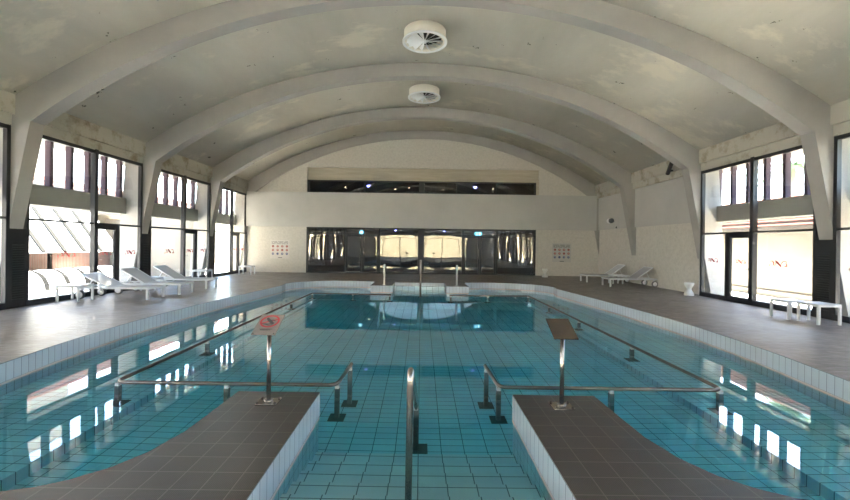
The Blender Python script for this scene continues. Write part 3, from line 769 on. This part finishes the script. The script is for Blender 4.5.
# ------------------------------------------------------------------ tilted sign stands
def sign(loc, lab, mp, art):
    e = empty('sign_stand', loc, lab, 'sign')
    x, y, z = loc
    b = MB().bb(-.105, .105, -.09, .09, .0, .012).build('base_plate', 'steel', e, bevel=.003)
    for a in (1, -1):
        for c in (1, -1): MB().lathe([(.012, .012), (.012, .024), (.006, .028)], (a * .085, c * .07, 0), 8).build('bolt', 'pipe', b)
    MB().lathe([(.045, .011), (.04, .03), (.026, .035)], seg=20).build('collar', 'steel', e)
    MB().tube([(0, 0, .01), (0, 0, .75)], .0215, 16).build('pole', 'steel', e)
    t = math.radians(27); R = Matrix.Rotation(t, 3, 'X'); c = Vector((-.01, 0, .775))
    pl = MB().box(c, (.235, .32, .008), R=R).build('sign_plate', mp, e, bevel=.002)
    P = lambda a, q, d: c + R @ Vector((a, q, .005 + d))
    if art:
        ring = MB(); n = 40
        for r0, r1 in ((.078, .096),):
            V = [[ring.bm.verts.new(P(r * math.cos(2 * PI * i / n), .045 + r * math.sin(2 * PI * i / n), dz)) for r, dz in ((r0, .0), (r1, .0), (r1, .002), (r0, .002))] for i in range(n)]
            for i in range(n):
                for q in range(4): ring.bm.faces.new((V[i][q], V[(i + 1) % n][q], V[(i + 1) % n][(q + 1) % 4], V[i][(q + 1) % 4]))
        ring.ribbon([(-.076, .012), (0, .045), (.076, .078)], .02, P, .002)
        ring.build('red_ring', 'red', pl)
        f = MB()
        f.ribbon([(-.038, .098), (-.02, .07), (.005, .045), (.03, .02), (.045, .005)], .032, P, .003)
        f.ribbon([(.0, .06), (.03, .062), (.05, .055)], .014, P, .003)
        f.ribbon([(-.07, .0), (-.04, .008), (-.01, 0), (.02, .006), (.045, 0)], .008, P, .003)
        f.ribbon([(-.05, -.018), (-.02, -.01), (.01, -.018), (.04, -.012)], .008, P, .003)
        f.build('diver_symbol', 'ink', pl)
        tx = MB()
        for k2, yy in enumerate((-.078, -.092)):
            for q in range(9 - 2 * k2): tx.ribbon([(-.06 + .014 * q + .01 * k2, yy), (-.05 + .014 * q + .01 * k2, yy + .002)], .009, P, .002)
        tx.build('small_print', 'ink', pl)
    for a in (1, -1):
        MB().lathe([(.006, .004), (.006, .008)], c + R @ Vector((a * .1, -.145, 0)), 8, R).build('screw', 'pipe', pl)
    return e
sign((-1.50, 4.04, .006), 'steel sign stand with a red no diving symbol on the left peninsula', 'plate', True)
sign((1.42, 4.03, .006), 'steel sign stand with a plain brown tilted plate on the right peninsula', 'plate_b', False)

# ------------------------------------------------------------------ rule posters
def poster(x0, x1, z0, z1, y, lab, backing):
    e = empty('rules_poster', ((x0 + x1) / 2, y, (z0 + z1) / 2), lab, 'sign')
    w, h = x1 - x0, z1 - z0
    MB().bb(-w / 2, w / 2, -.012, -.001, -h / 2, h / 2).build('board', backing, e)
    P = lambda a, q, d: Vector((a, -.013 - d, q))
    tx = MB()
    for r, yy in enumerate((.42, .355, .30)):
        n = (15, 20, 20)[r]
        for q in range(n):
            if (q * 7 + r * 3) % 6 == 5: continue
            a = -w * .43 + q * w * .86 / n
            tx.bb(a, a + w * .026, -.016, -.012, yy * h - .018 - (.014 if r == 0 else 0), yy * h + .012)
    tx.bb(-w * .1, w * .12, -.016, -.012, -h * .47, -h * .44)
    tx.build('lettering', 'ink', e)
    for r in range(3):
        for q in range(4):
            cx, cz = -w * .36 + q * w * .24, h * (.16 - .2 * r)
            m = 'blue' if r == 2 else 'red_f'
            d = MB().lathe([(.064, 0), (.064, .004)], (cx, -.012, cz), 20, Matrix.Rotation(PI / 2, 3, 'X')).build('pictogram', m, e)
            g = MB(); g.bar((cx - .03, -.019, cz + .03 * (-1) ** q), (cx + .03, -.019, cz - .03 * (-1) ** q), .02, .004); g.box((cx + .012, -.019, cz + .02), (.03, .004, .03))
            g.build('symbol', 'ink' if (r + q) % 3 == 0 else 'paper', d)
poster(-8.14, -7.1, .74, 1.74, BW, 'pool rules poster with red and blue round symbols on the left of the far wall', 'paper')
poster(7.1, 8.12, .75, 1.76, BW, 'pool rules notice with red and blue round symbols on the right of the far wall', 'band')

# right wall fittings
e = empty('wall_floodlight', (9.53, 20.1, 2.9), 'small white and dark floodlight on the right wall panel', 'light')
MB().bb(-.06, 0, -.05, .05, -.06, .06).build('bracket', 'white', e)
MB().lathe([(.08, -.02), (.12, .02), (.13, .1), (.1, .16), (.03, .18)], (-.16, .0, 0), 20, Matrix.Rotation(-PI / 2, 3, 'X')).build('lamp_head', 'diff_w', e)
MB().lathe([(.115, .0), (.12, .12), (.09, .16), (.03, .17)], (-.13, .02, 0), 20, Matrix.Rotation(PI / 2, 3, 'X')).build('lens', 'tyre', e)
e = tag(MB().tube([(0, 0, 0), (-.06, -.06, 0)], .045, 12).build('pipe_outlet', 'black'), 'dark round pipe outlet below the floodlight on the right wall', 'pipe'); e.location = (9.58, 19.8, 2.56)
e = empty('pipe_stub', (9.25, 15.0, 4.40), 'dark rusty pipe stub leaning on the right wall ledge', 'pipe')
MB().tube([(-.02, .22, -.02), (-.12, -.12, .22), (-.2, -.36, .34)], .07, 14).build('pipe_body', 'pipe', e)
MB().lathe([(.08, -.02), (.085, .0), (.085, .04), (.08, .05)], (-.2, -.36, .34), 14, Vector((-.08, -.24, .12)).to_track_quat('Z', 'Y').to_matrix()).build('pipe_collar', 'pipe', e)
MB().tube([(.11, .1, .09), (-.05, .08, .06)], .03, 8).build('pipe_bracket', 'pipe', e)

# ------------------------------------------------------------------ light
w = bpy.data.worlds.new('sky'); S.world = w; w.use_nodes = True
n = w.node_tree.nodes; l = w.node_tree.links
sk = n.new('ShaderNodeTexSky'); sk.sky_type = 'NISHITA'; sk.sun_disc = False
sk.sun_elevation = math.radians(55); sk.sun_rotation = math.radians(30); sk.air_density = 1.0; sk.dust_density = .6
bg = n['Background']; wm = n.new('ShaderNodeMix'); wm.data_type = 'RGBA'; wm.blend_type = 'MULTIPLY'; wm.inputs[0].default_value = 1; wm.inputs[7].default_value = (1.03, 1, .94, 1)
l.new(sk.outputs[0], wm.inputs[6]); l.new(wm.outputs[2], bg.inputs[0]); bg.inputs[1].default_value = .12
sun = bpy.data.lights.new('sun', 'SUN'); sun.energy = 5.6; sun.angle = math.radians(.6); sun.color = (1, .94, .84)
so = bpy.data.objects.new('sun', sun); COL.objects.link(so)
so.rotation_euler = Vector((-.06, -.7, -1.1)).to_track_quat('-Z', 'Y').to_euler()
def portal_light(nm, loc, rot, sx, sy):
    a = bpy.data.lights.new(nm, 'AREA'); a.shape = 'RECTANGLE'; a.size = sx; a.size_y = sy; a.cycles.is_portal = True
    o = bpy.data.objects.new(nm, a); COL.objects.link(o); o.location = loc; o.rotation_euler = rot
portal_light('sky_portal_left', (-GX - .3, 6.9, 2.15), (0, -PI / 2, 0), 4.3, 30)
portal_light('sky_portal_right', (GX + .3, 3, 2.15), (0, PI / 2, 0), 4.3, 22)
portal_light('sky_portal_front', (0, FY - .2, 4), (PI / 2, 0, 0), 16, 8)

S.view_settings.view_transform = 'Standard'; S.view_settings.look = 'None'; S.view_settings.gamma = 1
S.view_settings.exposure = 5.35
cy = S.cycles
cy.max_bounces = 14; cy.diffuse_bounces = 6; cy.glossy_bounces = 8; cy.transmission_bounces = 8; cy.transparent_max_bounces = 16
cy.caustics_reflective = True; cy.caustics_refractive = True; cy.sample_clamp_indirect = 0
cy.use_adaptive_sampling = False; cy.use_denoising = True
try: cy.denoiser = 'OPENIMAGEDENOISE'
except Exception: pass

# ------------------------------------------------------------------ camera
cd = bpy.data.cameras.new('camera'); cam = bpy.data.objects.new('camera', cd); COL.objects.link(cam)
cd.sensor_width = 36; cd.lens = 405 / 850 * 36; cd.shift_x = 4 / 850; cd.shift_y = -5.5 / 850
cam.location = (0, 0, 1.6)
cam.rotation_euler = (Matrix.Rotation(PI / 2, 3, 'X') @ Matrix.Rotation(.0135, 3, 'Z')).to_euler()
cd.clip_start = .05; cd.clip_end = 300
S.camera = cam
